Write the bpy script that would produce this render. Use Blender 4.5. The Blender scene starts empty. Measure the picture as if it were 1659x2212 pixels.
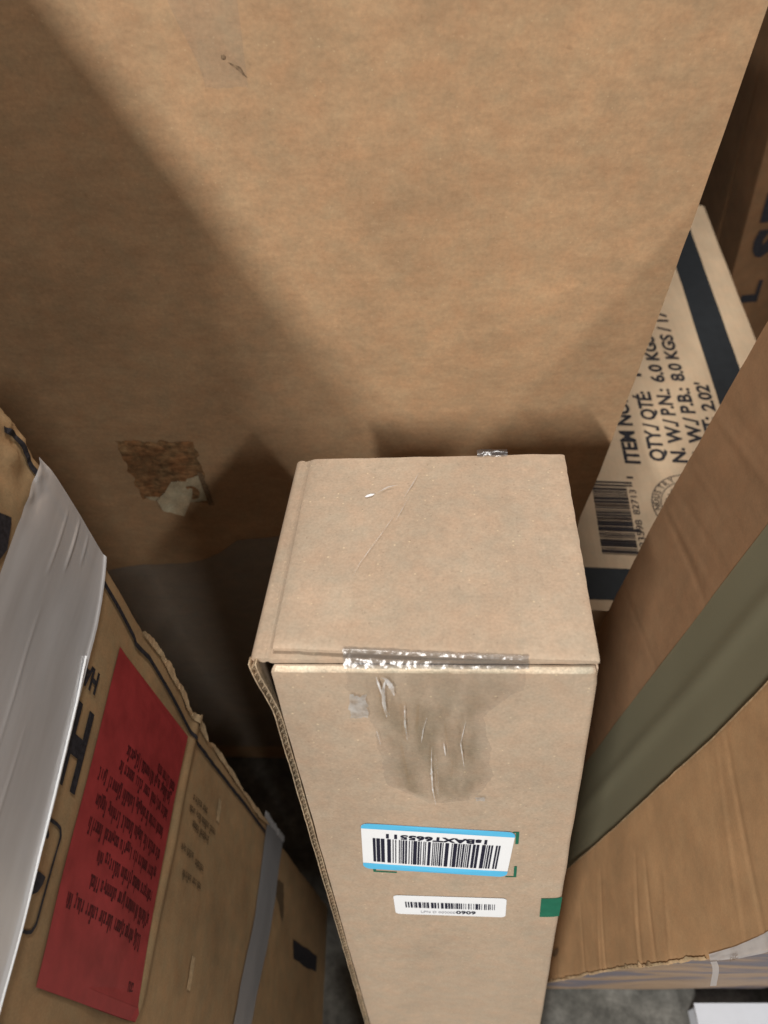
import bpy, math, random
from mathutils import Matrix, Vector, noise
random.seed(7)
R = math.radians
scene = bpy.context.scene
COL = scene.collection
CZ = 1.35                      # eye height above the concrete

# ------------------------------------------------------------ camera
cam_d = bpy.data.cameras.new('camera')
cam = bpy.data.objects.new('camera', cam_d); COL.objects.link(cam)
cam.location = (0, 0, CZ)
cam.rotation_euler = (R(90 - 50.648), 0, 0)
cam_d.sensor_fit = 'VERTICAL'; cam_d.sensor_height = 36; cam_d.sensor_width = 27
cam_d.lens = 1700 / 2212 * 36
cam_d.clip_start = 0.01; cam_d.clip_end = 100
cam_d.dof.use_dof = True; cam_d.dof.focus_distance = 0.56; cam_d.dof.aperture_fstop = 7.0
scene.camera = cam

# ------------------------------------------------------------ ambient + ceiling lamps of the store room
world = bpy.data.worlds.new('World'); scene.world = world; world.use_nodes = True
bg = world.node_tree.nodes['Background']
bg.inputs[0].default_value = (1.0, 0.95, 0.88, 1); bg.inputs[1].default_value = 0.048

def lamp(name, loc, target, size, power, color, size_y=None):
    d = bpy.data.lights.new(name, 'AREA'); d.energy = power; d.color = color
    d.shape = 'RECTANGLE'; d.size = size; d.size_y = size_y or size
    o = bpy.data.objects.new(name, d); COL.objects.link(o)
    o.location = loc
    o.rotation_euler = (Vector(target) - Vector(loc)).to_track_quat('-Z', 'Y').to_euler()
    return o
TGT = Vector((0.0, 0.45, CZ - 0.4))
def away(dx, dy, dz, dist):
    return TGT - Vector((dx, dy, dz)).normalized() * dist
def tube(loc, aim, width, length, power, color):
    """ceiling tube running front to back (along Y), turned towards the aim across its length"""
    o = lamp('ceiling_lamp', loc, aim, width, power, color, length)
    z = Vector((loc[0] - aim[0], 0, loc[2] - aim[2])).normalized(); y = Vector((0, 1, 0)); x = y.cross(z)
    o.rotation_euler = Matrix((x, y, z)).transposed().to_euler()
    return o
tube(away(1, 2.3, -1.69, 4.2), TGT, 0.085, 1.5, 218, (1.0, 0.965, 0.925))
tube(away(-1, 2.1, -1.75, 4.2), TGT, 0.13, 1.5, 58, (1.0, 0.96, 0.91))
lamp('ceiling_lamp', (0.15, 1.0, CZ + 1.9), (0.1, 0.45, CZ - 0.5), 0.35, 31, (1.0, 0.965, 0.925), 0.35)

scene.render.engine = 'CYCLES'
scene.view_settings.view_transform = 'Standard'; scene.view_settings.look = 'None'
scene.view_settings.exposure = 0.16; scene.view_settings.gamma = 1.0
scene.cycles.transparent_max_bounces = 16

# ------------------------------------------------------------ materials
def newmat(name):
    m = bpy.data.materials.new(name); m.use_nodes = True
    nt = m.node_tree; b = nt.nodes['Principled BSDF']
    return m, nt, b
def N(nt, t, **kw):
    n = nt.nodes.new(t)
    for k, v in kw.items(): setattr(n, k, v)
    return n
def noise_node(nt, vec, scale, detail=4, rough=0.6, mapping=None, rot=None):
    if mapping:
        mp = N(nt, 'ShaderNodeMapping'); mp.inputs['Scale'].default_value = mapping
        if rot: mp.inputs['Rotation'].default_value = rot
        nt.links.new(vec, mp.inputs['Vector']); vec = mp.outputs['Vector']
    n = N(nt, 'ShaderNodeTexNoise'); n.inputs['Scale'].default_value = scale
    n.inputs['Detail'].default_value = detail; n.inputs['Roughness'].default_value = rough
    nt.links.new(vec, n.inputs['Vector'])
    return n.outputs['Fac']
def ramp(nt, fac, p0, c0, p1, c1):
    r = N(nt, 'ShaderNodeValToRGB'); e = r.color_ramp.elements
    e[0].position, e[1].position = p0, p1
    e[0].color = (*c0, 1) if len(c0) == 3 else c0; e[1].color = (*c1, 1) if len(c1) == 3 else c1
    nt.links.new(fac, r.inputs['Fac']); return r.outputs['Color']
def mix(nt, mode, fac, a, b):
    m = N(nt, 'ShaderNodeMixRGB', blend_type=mode)
    for i, v in ((0, fac), (1, a), (2, b)):
        if hasattr(v, 'links'): nt.links.new(v, m.inputs[i])
        elif isinstance(v, (int, float)): m.inputs[i].default_value = v
        else: m.inputs[i].default_value = (*v, 1)
    return m.outputs[0]

def cardboard(name, base, blotch=0.18, fibre=(25, 400, 400), fibre_amt=0.16, speck=0.25,
              flute=None, flute_amt=0.0, flute_rot=(0, 0, 0), rough=0.72, bump=0.12, hue=0.06, speck_scale=650, flecks=0.0, cloud=(1, 1, 1)):
    """kraft paper: blotches, drawn-out fibres, dark and light flecks, a faint washboard of flutes"""
    m, nt, b = newmat(name)
    tc = N(nt, 'ShaderNodeTexCoord').outputs['Object']
    big = noise_node(nt, tc, 9, 5, 0.62)
    mid = noise_node(nt, tc, 55, 5, 0.65)
    fib = noise_node(nt, tc, 1.0, 4, 0.6, mapping=fibre)
    fine = noise_node(nt, tc, speck_scale, 2, 0.6)
    d = tuple(c * (1 - blotch) for c in base); l = tuple(min(1, c * (1 + blotch)) for c in base)
    col = ramp(nt, big, 0.3, d, 0.7, l)
    cl = noise_node(nt, tc, 27, 6, 0.68, mapping=cloud)
    col = mix(nt, 'MULTIPLY', 1.0, col, ramp(nt, cl, 0.36, (1 - blotch * 0.6,) * 3, 0.66, (1 + blotch * 0.6,) * 3))
    w = tuple((1 + hue, 1 - hue * 0.1, 1 - hue)) ; c_ = tuple((1 - hue, 1 + hue * 0.2, 1 + hue * 0.4))
    col = mix(nt, 'MULTIPLY', 1.0, col, ramp(nt, mid, 0.32, c_, 0.68, w))
    col = mix(nt, 'MULTIPLY', 1.0, col, ramp(nt, fib, 0.3, (1 - fibre_amt,) * 3, 0.7, (1 + fibre_amt,) * 3))
    col = mix(nt, 'MULTIPLY', 1.0, col, ramp(nt, fine, 0.28, (1 - speck,) * 3, 0.75, (1 + speck * 0.8,) * 3))
    dark = noise_node(nt, tc, speck_scale * 0.45, 2, 0.5)
    col = mix(nt, 'MULTIPLY', 1.0, col, ramp(nt, dark, 0.20, (1 - speck * 1.4,) * 3, 0.32, (1, 1, 1)))
    col = mix(nt, 'ADD', 1.0, col, ramp(nt, dark, 0.74, (0, 0, 0), 0.82, (speck * 0.5, speck * 0.46, speck * 0.36)))
    if flecks:
        for seed, sc, thr, colr, mode in ((3.1, 210, 0.085, (0.86, 0.70, 0.44), 'MIX'), (7.7, 230, 0.08, (0.16, 0.11, 0.07), 'MIX')):
            mp = N(nt, 'ShaderNodeMapping'); mp.inputs['Location'].default_value = (seed, seed * .7, seed * 1.3); nt.links.new(tc, mp.inputs['Vector'])
            vo = N(nt, 'ShaderNodeTexVoronoi'); vo.inputs['Scale'].default_value = sc; nt.links.new(mp.outputs['Vector'], vo.inputs['Vector'])
            sp = N(nt, 'ShaderNodeSeparateColor'); nt.links.new(vo.outputs['Color'], sp.inputs[0])
            gate = ramp(nt, sp.outputs[0], 0.66, (0, 0, 0), 0.95, (flecks,) * 3)
            spot = ramp(nt, vo.outputs['Distance'], thr, (1, 1, 1), thr * 2.2, (0, 0, 0))
            f = mix(nt, 'MULTIPLY', 1.0, gate, spot)
            col = mix(nt, 'MIX', f, col, colr)
    nt.links.new(col, b.inputs['Base Color'])
    b.inputs['Roughness'].default_value = rough
    b.inputs['Specular IOR Level'].default_value = 0.32
    h = mix(nt, 'ADD', 0.6, fib, fine)
    if flute:
        wv = noise_node(nt, tc, 1.0, 1, 0.4, mapping=flute, rot=flute_rot)
        wr = ramp(nt, wv, 0.42, (0, 0, 0), 0.62, (1, 1, 1))
        h = mix(nt, 'ADD', flute_amt, h, wr)
        mp = N(nt, 'ShaderNodeMapping'); mp.inputs['Rotation'].default_value = flute_rot; nt.links.new(tc, mp.inputs['Vector'])
        wa = N(nt, 'ShaderNodeTexWave', bands_direction='Z'); wa.inputs['Scale'].default_value = 36; wa.inputs['Distortion'].default_value = 1.2
        wa.inputs['Detail'].default_value = 2; wa.inputs['Detail Scale'].default_value = 0.4
        nt.links.new(mp.outputs['Vector'], wa.inputs['Vector'])
        h = mix(nt, 'ADD', flute_amt * 0.16, h, wa.outputs['Color'])
    bp = N(nt, 'ShaderNodeBump'); bp.inputs['Strength'].default_value = bump; bp.inputs['Distance'].default_value = 0.002
    nt.links.new(h, bp.inputs['Height']); nt.links.new(bp.outputs['Normal'], b.inputs['Normal'])
    return m

def plain(name, col, rough=0.6, spec=0.4, var=0.0, scale=300, bump=0.0):
    m, nt, b = newmat(name)
    tc = N(nt, 'ShaderNodeTexCoord').outputs['Object']
    n = noise_node(nt, tc, scale, 4)
    d = tuple(c * (1 - var) for c in col); l = tuple(min(1, c * (1 + var) + var * 0.01) for c in col)
    nt.links.new(ramp(nt, n, 0.3, d, 0.7, l), b.inputs['Base Color'])
    b.inputs['Roughness'].default_value = rough; b.inputs['Specular IOR Level'].default_value = spec
    if bump:
        bp = N(nt, 'ShaderNodeBump'); bp.inputs['Strength'].default_value = bump; bp.inputs['Distance'].default_value = 0.001
        nt.links.new(n, bp.inputs['Height']); nt.links.new(bp.outputs['Normal'], b.inputs['Normal'])
    return m

def film(name, tint, milk=0.1, milk_col=(0.5, 0.5, 0.48), gloss=0.08, rough=0.12, bump=0.3, scale=60, stretch=(1, 1, 1), milk_var=0.0, patchy=False, fres=0.3):
    """clear or milky adhesive tape"""
    m, nt, b = newmat(name); nt.nodes.remove(b)
    out = nt.nodes['Material Output']
    tc = N(nt, 'ShaderNodeTexCoord').outputs['Object']
    tr = N(nt, 'ShaderNodeBsdfTransparent'); tr.inputs[0].default_value = (*tint, 1)
    if patchy:
        pn = noise_node(nt, tc, 75, 4, 0.6, mapping=(1, 1, 0.25))
        at = N(nt, 'ShaderNodeAttribute', attribute_name='stuck')
        fc = mix(nt, 'MULTIPLY', 1.0, ramp(nt, pn, 0.36, (1, 1, 1), 0.66, (0.12, 0.12, 0.12)), at.outputs['Color'])
        nt.links.new(mix(nt, 'MIX', fc, (0.995, 0.993, 0.99), tint), tr.inputs[0])
    df = N(nt, 'ShaderNodeBsdfDiffuse'); df.inputs[0].default_value = (*milk_col, 1)
    gl = N(nt, 'ShaderNodeBsdfGlossy'); gl.inputs['Roughness'].default_value = rough
    n = noise_node(nt, tc, scale, 3, 0.55, mapping=stretch)
    bp = N(nt, 'ShaderNodeBump'); bp.inputs['Strength'].default_value = bump; bp.inputs['Distance'].default_value = 0.002
    nt.links.new(n, bp.inputs['Height']); nt.links.new(bp.outputs['Normal'], gl.inputs['Normal'])
    a = N(nt, 'ShaderNodeMixShader')
    if milk_var:
        mv = noise_node(nt, tc, scale * 0.7, 4, 0.6, mapping=stretch)
        nt.links.new(ramp(nt, mv, 0.3, (max(0, milk - milk_var),) * 3, 0.7, (min(1, milk + milk_var),) * 3), a.inputs[0])
    else: a.inputs[0].default_value = milk
    nt.links.new(tr.outputs[0], a.inputs[1]); nt.links.new(df.outputs[0], a.inputs[2])
    f = N(nt, 'ShaderNodeLayerWeight'); f.inputs['Blend'].default_value = 0.25
    nt.links.new(bp.outputs['Normal'], f.inputs['Normal'])
    mt = N(nt, 'ShaderNodeMath', operation='MULTIPLY_ADD'); mt.inputs[1].default_value = fres; mt.inputs[2].default_value = gloss
    nt.links.new(f.outputs['Fresnel'], mt.inputs[0])
    z = N(nt, 'ShaderNodeMixShader'); nt.links.new(mt.outputs[0], z.inputs[0])
    nt.links.new(a.outputs[0], z.inputs[1]); nt.links.new(gl.outputs[0], z.inputs[2])
    nt.links.new(z.outputs[0], out.inputs['Surface'])
    return m

M = {}
M['wear_highlight'] = cardboard('rubbed_fold_highlight', (0.60, 0.50, 0.38), 0.2, (60, 60, 60), 0.2, 0.25, bump=0.1)
M['tall'] = cardboard('recycled_cardboard', (0.428, 0.326, 0.238), 0.08, (120, 120, 120), 0.05, 0.11, bump=0.10, hue=0.045, speck_scale=520, flecks=0.42)
M['wall'] = cardboard('kraft_cardboard', (0.43, 0.275, 0.157), 0.125, (70, 240, 190), 0.07, 0.10, bump=0.07, hue=0.05, speck_scale=330, flecks=0.15, cloud=(0.8, 1, 1.5))
M['left'] = cardboard('worn_cardboard', (0.325, 0.212, 0.112), 0.16, (200, 70, 200), 0.05, 0.10, flute=(20, 2.0, 40), flute_amt=0.3, bump=0.08)
M['right'] = cardboard('shaded_washboard', (0.285, 0.168, 0.092), 0.14, (90, 70, 90), 0.03, 0.07, flute=(10, 3.5, 16), flute_amt=0.8, flute_rot=(R(-9), 0, 0), hue=0.025, bump=0.06)  # darker, redder than the near flap: the panel's shade is put into its colour
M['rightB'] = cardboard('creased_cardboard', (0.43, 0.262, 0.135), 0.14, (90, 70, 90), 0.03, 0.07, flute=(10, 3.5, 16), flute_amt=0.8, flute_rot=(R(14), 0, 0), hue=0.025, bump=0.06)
M['pale'] = cardboard('pale_cardboard', (0.60, 0.445, 0.297), 0.06, (120, 18, 120), 0.05, 0.06, bump=0.08, hue=0.03)
M['back'] = cardboard('shaded_brown_cardboard', (0.19, 0.10, 0.048), 0.15, (120, 120, 60), 0.06, 0.08)  # dark base: the far right cartons' shade is put into the colour
M['tear'] = cardboard('torn_liner', (0.45, 0.32, 0.19), 0.2, (200, 40, 200), 0.15, 0.2, bump=0.25, speck_scale=300)
M['residue'] = cardboard('paper_residue', (0.56, 0.46, 0.35), 0.1, (200, 200, 200), 0.1, 0.1, bump=0.1)
M['cut'] = cardboard('cut_edge', (0.40, 0.30, 0.20), 0.25, (200, 200, 200), 0.2, 0.3, bump=0.3, speck_scale=400)
M['scar'] = cardboard('tape_scar', (0.29, 0.155, 0.075), 0.35, (60, 200, 180), 0.35, 0.45, bump=0.6, speck_scale=160, hue=0.15)
M['fluff'] = cardboard('grey_paper_tear', (0.46, 0.39, 0.27), 0.15, (80, 80, 80), 0.2, 0.2, bump=0.3)
M['stain'] = plain('dark_stain', (0.20, 0.135, 0.08), 0.8, 0.2, 0.4, 300)
M['ink'] = plain('black_ink', (0.022, 0.021, 0.026), 0.65, 0.25, 0.5, 350)
M['faint'] = plain('faded_ink', (0.11, 0.075, 0.042), 0.7, 0.2, 0.4, 500)
M['navy'] = plain('navy_ink', (0.020, 0.024, 0.028), 0.55, 0.3, 0.1, 60)
M['red'] = plain('red_print', (0.32, 0.036, 0.038), 0.5, 0.4, 0.18, 45)
M['redink'] = plain('dark_red_print', (0.075, 0.009, 0.012), 0.6, 0.3, 0.4, 400)
M['green'] = plain('green_print', (0.012, 0.13, 0.075), 0.6, 0.3, 0.12, 90)
M['paper'] = plain('label_paper', (0.84, 0.86, 0.88), 0.45, 0.4, 0.01, 100)
M['blue'] = plain('sky_blue_print', (0.10, 0.50, 0.80), 0.45, 0.4, 0.02, 100)
M['grey'] = plain('grey_print', (0.33, 0.33, 0.36), 0.5, 0.3, 0.1, 300)
M['bar'] = plain('label_ink', (0.012, 0.012, 0.03), 0.5, 0.3, 0.1, 300)
M['whitebox'] = plain('white_board', (0.66, 0.70, 0.77), 0.5, 0.4, 0.06, 14)
M['clear'] = film('clear_tape', (0.79, 0.785, 0.755), 0.0, (0.35, 0.33, 0.28), 0.03, 0.20, 0.5, 26, (1, 1, 0.35), patchy=True, fres=0.12)
M['cleartop'] = film('clear_tape_top', (0.995, 0.993, 0.99), 0.0, (0.4, 0.38, 0.33), 0.0, 0.3, 0.15, 30, fres=0.05)
M['crinkle'] = film('crinkled_tape', (0.74, 0.74, 0.74), 0.08, (0.42, 0.42, 0.43), 0.06, 0.27, 0.6, 90)
M['wallfilm'] = film('grey_sheen_film', (0.93, 0.96, 0.99), 0.33, (0.40, 0.41, 0.39), 0.015, 0.35, 0.2, 20, milk_var=0.06)  # the film's sheen is partly put into its milky grey
M['white'] = film('white_tape', (0.9, 0.9, 0.9), 0.72, (0.80, 0.82, 0.85), 0.05, 0.28, 0.30, 22, (1, 0.22, 1.6), milk_var=0.17)
M['uptape'] = film('faint_tape', (0.97, 0.98, 0.99), 0.05, (0.42, 0.41, 0.39), 0.0, 0.4, 0.2, 20, fres=0.06)
M['greytape'] = film('grey_tape', (0.7, 0.7, 0.7), 0.84, (0.40, 0.41, 0.43), 0.05, 0.25, 0.25, 30, (1, 0.2, 2))
M['olive'] = film('olive_tape', (0.42, 0.46, 0.34), 0.55, (0.32, 0.305, 0.205), 0.05, 0.38, 0.6, 9, (1, 1.5, 0.25))
M['glint'] = plain('flake_glint_white', (0.85, 0.86, 0.9), 0.15, 0.7)

def concrete():
    m, nt, b = newmat('stained_concrete')
    tc = N(nt, 'ShaderNodeTexCoord').outputs['Object']
    a = noise_node(nt, tc, 14, 8, 0.7); c = noise_node(nt, tc, 70, 6, 0.7)
    col = ramp(nt, a, 0.32, (0.055, 0.055, 0.048), 0.7, (0.20, 0.195, 0.175))
    col = mix(nt, 'MULTIPLY', 1.0, col, ramp(nt, c, 0.3, (0.6, 0.6, 0.6), 0.7, (1.3, 1.3, 1.3)))
    nt.links.new(col, b.inputs['Base Color']); b.inputs['Roughness'].default_value = 0.8
    bp = N(nt, 'ShaderNodeBump'); bp.inputs['Strength'].default_value = 0.3; bp.inputs['Distance'].default_value = 0.004
    nt.links.new(c, bp.inputs['Height']); nt.links.new(bp.outputs['Normal'], b.inputs['Normal'])
    return m
M['concrete'] = concrete()

def smeared():
    """front of the right carton: brown board with rubbed blue-grey streaks"""
    m, nt, b = newmat('blue_rubbed_cardboard')
    tc = N(nt, 'ShaderNodeTexCoord').outputs['Object']
    n = noise_node(nt, tc, 1.0, 6, 0.62, mapping=(4.5, 3, 9)); f = noise_node(nt, tc, 1.0, 4, 0.6, mapping=(16, 10, 70))
    col = ramp(nt, f, 0.3, (0.24, 0.16, 0.10), 0.7, (0.38, 0.26, 0.165))
    col = mix(nt, 'MIX', ramp(nt, n, 0.49, (0, 0, 0), 0.58, (0.85, 0.85, 0.85)), col, (0.115, 0.115, 0.15))
    nt.links.new(col, b.inputs['Base Color']); b.inputs['Roughness'].default_value = 0.7
    return m
M['smear'] = smeared()

# ------------------------------------------------------------ object helpers
def thing(name, label, cat, loc, rot=None, group=None):
    o = bpy.data.objects.new(name, None); COL.objects.link(o)
    o.empty_display_size = 0.05
    mw = Matrix.Translation(Vector(loc)) @ (rot.to_4x4() if rot else Matrix.Identity(4))
    o.matrix_world = mw; o['mw'] = [v for r in mw for v in r]
    o['label'] = label; o['category'] = cat
    if group: o['group'] = group
    return o
def mw_of(o):
    v = list(o['mw']); return Matrix([v[0:4], v[4:8], v[8:12], v[12:16]])
THINGS = []
def mesh(name, verts, faces, mat, parent, smooth=False, root=None, label=None):
    """verts in world space; stored in the frame of the thing"""
    top = root or parent
    if top is not None:
        inv = mw_of(top).inverted(); verts = [inv @ Vector(v) for v in verts]
    me = bpy.data.meshes.new(name); me.from_pydata([tuple(v) for v in verts], [], faces); me.update()
    me.materials.append(mat)
    if smooth:
        for p in me.polygons: p.use_smooth = True
    o = bpy.data.objects.new(name, me); COL.objects.link(o)
    if parent is not None: o.parent = parent
    if label: o['label'] = label
    return o
def grid_faces(nu, nv, off=0, flip=False):
    fs = []
    for i in range(nu - 1):
        for j in range(nv - 1):
            a = off + i * nv + j; q = (a, a + nv, a + nv + 1, a + 1)
            fs.append(q[::-1] if flip else q)
    return fs
def lin(a, b, n): return [a + (b - a) * i / (n - 1) for i in range(n)]
def slab(name, f, nu, nv, th, mat, parent, smooth=True, root=None, label=None, split=True):
    """closed board: f(u,v,off) with u,v in 0..1, outer face at off=0, inner at off=-th"""
    U, V = lin(0, 1, nu), lin(0, 1, nv)
    vs = [f(u, v, 0) for u in U for v in V] + [f(u, v, -th) for u in U for v in V]
    n = nu * nv
    fs = grid_faces(nu, nv) + grid_faces(nu, nv, n, True)
    rim = [(i, 0) for i in range(nu)] + [(nu - 1, j) for j in range(1, nv)] + [(i, nv - 1) for i in range(nu - 2, -1, -1)] + [(0, j) for j in range(nv - 2, 0, -1)]
    base = len(vs)
    ring = [i * nv + j for i, j in rim]
    vs += [vs[k] for k in ring] + [vs[k + n] for k in ring]; L = len(ring)
    for k in range(L):
        k2 = (k + 1) % L
        fs.append((base + k, base + L + k, base + L + k2, base + k2))
    return mesh(name, vs, fs, mat, parent, smooth, root, label)
def sheet(name, f, nu, nv, mat, parent, root=None, label=None):
    return mesh(name, [f(u, v) for u in lin(0, 1, nu) for v in lin(0, 1, nv)], grid_faces(nu, nv), mat, parent, True, root, label)
def lerp(a, b, t): return a + (b - a) * t
def pl(pts, t):
    """piecewise linear through sorted (x,y) pairs"""
    if t <= pts[0][0]: return pts[0][1]
    for (x0, y0), (x1, y1) in zip(pts, pts[1:]):
        if t <= x1: return y0 + (y1 - y0) * (t - x0) / (x1 - x0)
    return pts[-1][1]
def ss(t): t = max(0, min(1, t)); return t * t * (3 - 2 * t)
def nz(a, b=0, c=0): return noise.noise(Vector((a, b, c)))
def quads(name, f, rects, mat, parent, off=0.0004, root=None, sub=1):
    """flat printed rectangles (a0,a1,b0,b1) laid on surface f(a,b,off)"""
    vs, fs = [], []
    for a0, a1, b0, b1 in rects:
        k = len(vs)
        for i in range(sub + 1):
            for j in range(2): vs.append(f(lerp(a0, a1, i / sub), (b0, b1)[j], off))
        for i in range(sub):
            a = k + 2 * i; fs.append((a, a + 2, a + 3, a + 1))
    return mesh(name, vs, fs, mat, parent, False, root)
def poly(name, f, pts, mat, parent, off=0.0004, root=None, label=None, sub=0):
    vs = [f(a, b, off) for a, b in pts]
    cx = sum(p[0] for p in pts) / len(pts); cy = sum(p[1] for p in pts) / len(pts)
    vs.append(f(cx, cy, off)); n = len(pts)
    return mesh(name, vs, [(i, (i + 1) % n, n) for i in range(n)], mat, parent, False, root, label)
def ribbon(name, f, pts, w, mat, parent, off=0.0005, root=None, n=60, taper=False):
    """printed or raised line through surface points"""
    d = [0]
    for p, q in zip(pts, pts[1:]): d.append(d[-1] + math.dist(p, q))
    X = [(t, p[0]) for t, p in zip(d, pts)]; Y = [(t, p[1]) for t, p in zip(d, pts)]
    vs = []
    for i in range(n):
        t = d[-1] * i / (n - 1); e = d[-1] / n
        a, b = pl(X, t), pl(Y, t)
        ta, tb = pl(X, t + e) - pl(X, t - e), pl(Y, t + e) - pl(Y, t - e)
        l = math.hypot(ta, tb) or 1; na, nb = -tb / l, ta / l
        ww = w * (0.5 + 0.13 * nz(t * 90, 3)) * (max(0.06, math.sin(math.pi * (i + .3) / n)) ** 0.8 * (1 + 0.5 * nz(t * 400, w * 900)) if taper else 1)
        vs += [f(a + na * ww, b + nb * ww, off), f(a - na * ww, b - nb * ww, off)]
    return mesh(name, vs, [(2 * i, 2 * i + 2, 2 * i + 3, 2 * i + 1) for i in range(n - 1)], mat, parent, False, root)
def glyphs(text, bold=0.0, spacing=1.0):
    """outline of a string as flat mesh data, cap height normalised to 1"""
    c = bpy.data.curves.new('t', 'FONT'); c.body = text; c.size = 1.0; c.offset = bold; c.resolution_u = 3; c.space_character = spacing
    o = bpy.data.objects.new('t', c); COL.objects.link(o)
    dg = bpy.context.evaluated_depsgraph_get(); me = bpy.data.meshes.new_from_object(o.evaluated_get(dg))
    vs = [v.co.copy() for v in me.vertices]; fs = [tuple(p.vertices) for p in me.polygons]
    bpy.data.objects.remove(o); bpy.data.meshes.remove(me); bpy.data.curves.remove(c)
    k = 1 / 0.70
    return [(v.x * k, v.y * k) for v in vs], fs
def lettering(name, text, f, at, mat, parent, cap, right, up, width=None, bold=0.0, off=0.0005, root=None, spacing=1.0):
    """write text on f(a,b,off): origin `at`, `right` and `up` are 2-D unit directions in (a,b)"""
    vs, fs = glyphs(text, bold, spacing)
    x0 = min(v[0] for v in vs); x1 = max(v[0] for v in vs)
    kx = width / (x1 - x0) if width else cap
    w = [f(at[0] + right[0] * (x - x0) * kx + up[0] * y * cap, at[1] + right[1] * (x - x0) * kx + up[1] * y * cap, off) for x, y in vs]
    return mesh(name, w, fs, mat, parent, False, root)

# ============================================================ floor
def struct(o): o['kind'] = 'structure'; return o
fl = mesh('floor', [(-4, -3, 0), (4, -3, 0), (4, 5, 0), (-4, 5, 0)], [(0, 1, 2, 3)], M['concrete'], None)
struct(fl)

# ============================================================ big carton behind
WY = 0.55
def W(x, z, off=0.0):           # front face, z measured from eye height
    bul = 0.004 * math.sin((x + 0.45) * 4.2) + 0.0016 * nz(x * 7, z * 7, 1.3)
    return Vector((x, WY - off - bul, CZ + z))
big = thing('large_carton', 'huge plain kraft carton filling the background, torn tape scar low on its face', 'carton', (-0.16, 0.55, 0))
XE = [(-1.35, 0.196), (-0.665, 0.218), (-0.62, 0.223), (-0.43, 0.231), (-0.30, 0.2345), (-0.17, 0.237), (0.3, 0.243)]
BT, BD = -0.06, 0.62
def bigface(u, v, off):
    z = lerp(-CZ, BT, v); xr = pl(XE, z) + 0.0006 * nz(z * 60, 5)
    return W(lerp(-0.62, xr, u), z, off)
slab('front_panel', bigface, 40, 60, 0.006, M['wall'], big)
def sidepanel(x0f, name):
    def f(u, v, off):
        z = lerp(-CZ, BT, v); return Vector((x0f(z) + (off if x0f(0) > 0 else -off), lerp(WY + 0.0065, WY + BD, u), CZ + z))
    return slab(name, f, 4, 12, 0.005, M['wall'], big)
sidepanel(lambda z: pl(XE, z) - 0.0004, 'side_panel'); sidepanel(lambda z: -0.6196, 'side_panel')
slab('top_panel', lambda u, v, off: Vector((lerp(-0.615, 0.236, u), lerp(WY + 0.008, WY + BD, v), CZ + BT - 0.001 + off)), 4, 4, 0.005, M['wall'], big)
slab('back_panel', lambda u, v, off: Vector((lerp(-0.61, 0.19, u), WY + BD - 0.006 + off, lerp(0, CZ + BT - 0.008, v))), 2, 2, 0.005, M['wall'], big)
# scar where a tape was pulled off
def scarpoly(pts, n, amp, seed):
    o = []
    for i in range(len(pts)):
        a, b = pts[i], pts[(i + 1) % len(pts)]
        for k in range(n):
            t = k / n; o.append((lerp(a[0], b[0], t) + amp * nz(i * 3 + t * 9, seed), lerp(a[1], b[1], t) + amp * nz(i * 3 + t * 9, seed + 7)))
    return o
poly('tape_scar', W, scarpoly([(-0.266, -0.556), (-0.188, -0.556), (-0.184, -0.65), (-0.259, -0.646)], 22, 0.0055, 2), M['scar'], big, 0.0006)
def curl(u, v, off=0.0):        # torn paper tongue lifting away at its lower edge
    xl = pl([(0, -0.222), (0.4, -0.232), (0.7, -0.243), (1, -0.238)], v); xr = pl([(0, -0.200), (0.5, -0.2045), (1, -0.2165)], v)
    z = lerp(-0.615, -0.655, v) - 0.008 * v * u
    return W(lerp(xl, xr, u), z, 0.0012 + 0.007 * v ** 2.2 + 0.0012 * nz(u * 4, v * 4) + off)
slab('torn_paper', curl, 12, 14, 0.0005, M['fluff'], big)
poly('torn_paper', W, scarpoly([(-0.256, -0.640), (-0.236, -0.640), (-0.236, -0.648), (-0.250, -0.646)], 6, 0.002, 5), M['fluff'], big, 0.0010)
poly('torn_paper', W, scarpoly([(-0.206, -0.612), (-0.191, -0.604), (-0.187, -0.645), (-0.209, -0.648)], 6, 0.0022, 8), M['fluff'], big, 0.0009)
poly('tape_scar', W, [(-0.2035 + 0.0085 * math.cos(t * 0.5), -0.632 + 0.011 * math.sin(t * 0.5)) for t in range(12)], M['scar'], big, 0.0014)
poly('dark_smudge', W, scarpoly([(-0.192, -0.60), (-0.187, -0.60), (-0.183, -0.652), (-0.189, -0.652)], 6, 0.001, 18), M['stain'], big, 0.0017)
def lowfilm(u, v):
    x = lerp(-0.36, -0.05, u); z0 = pl([(-0.4, -0.80), (-0.30, -0.768), (-0.228, -0.760), (-0.19, -0.74), (-0.171, -0.718), (-0.139, -0.71), (-0.05, -0.705)], x) + 0.004 * nz(x * 40, 2)
    return W(x, lerp(-1.30, z0, v), 0.0008)
sheet('clear_film', lowfilm, 40, 12, M['wallfilm'], big)
def uptape(u, v):
    z = lerp(-0.065, -0.224, v); return W(lerp(-0.134 + 0.016 * ss((v - 0.6) / 0.4), -0.0895, u), z + 0.003 * nz(u * 5, 3), 0.0008)
sheet('clear_tape', uptape, 8, 30, M['uptape'], big)
poly('dark_smudge', W, scarpoly([(-0.1045, -0.204), (-0.1025, -0.2035), (-0.102, -0.2062), (-0.104, -0.2066)], 4, 0.001, 2), M['stain'], big, 0.0012)
poly('dark_smudge', W, scarpoly([(-0.101, -0.208), (-0.094, -0.2105), (-0.0895, -0.2175), (-0.092, -0.216), (-0.0965, -0.2112)], 4, 0.0012, 12), M['stain'], big, 0.0012)

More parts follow.
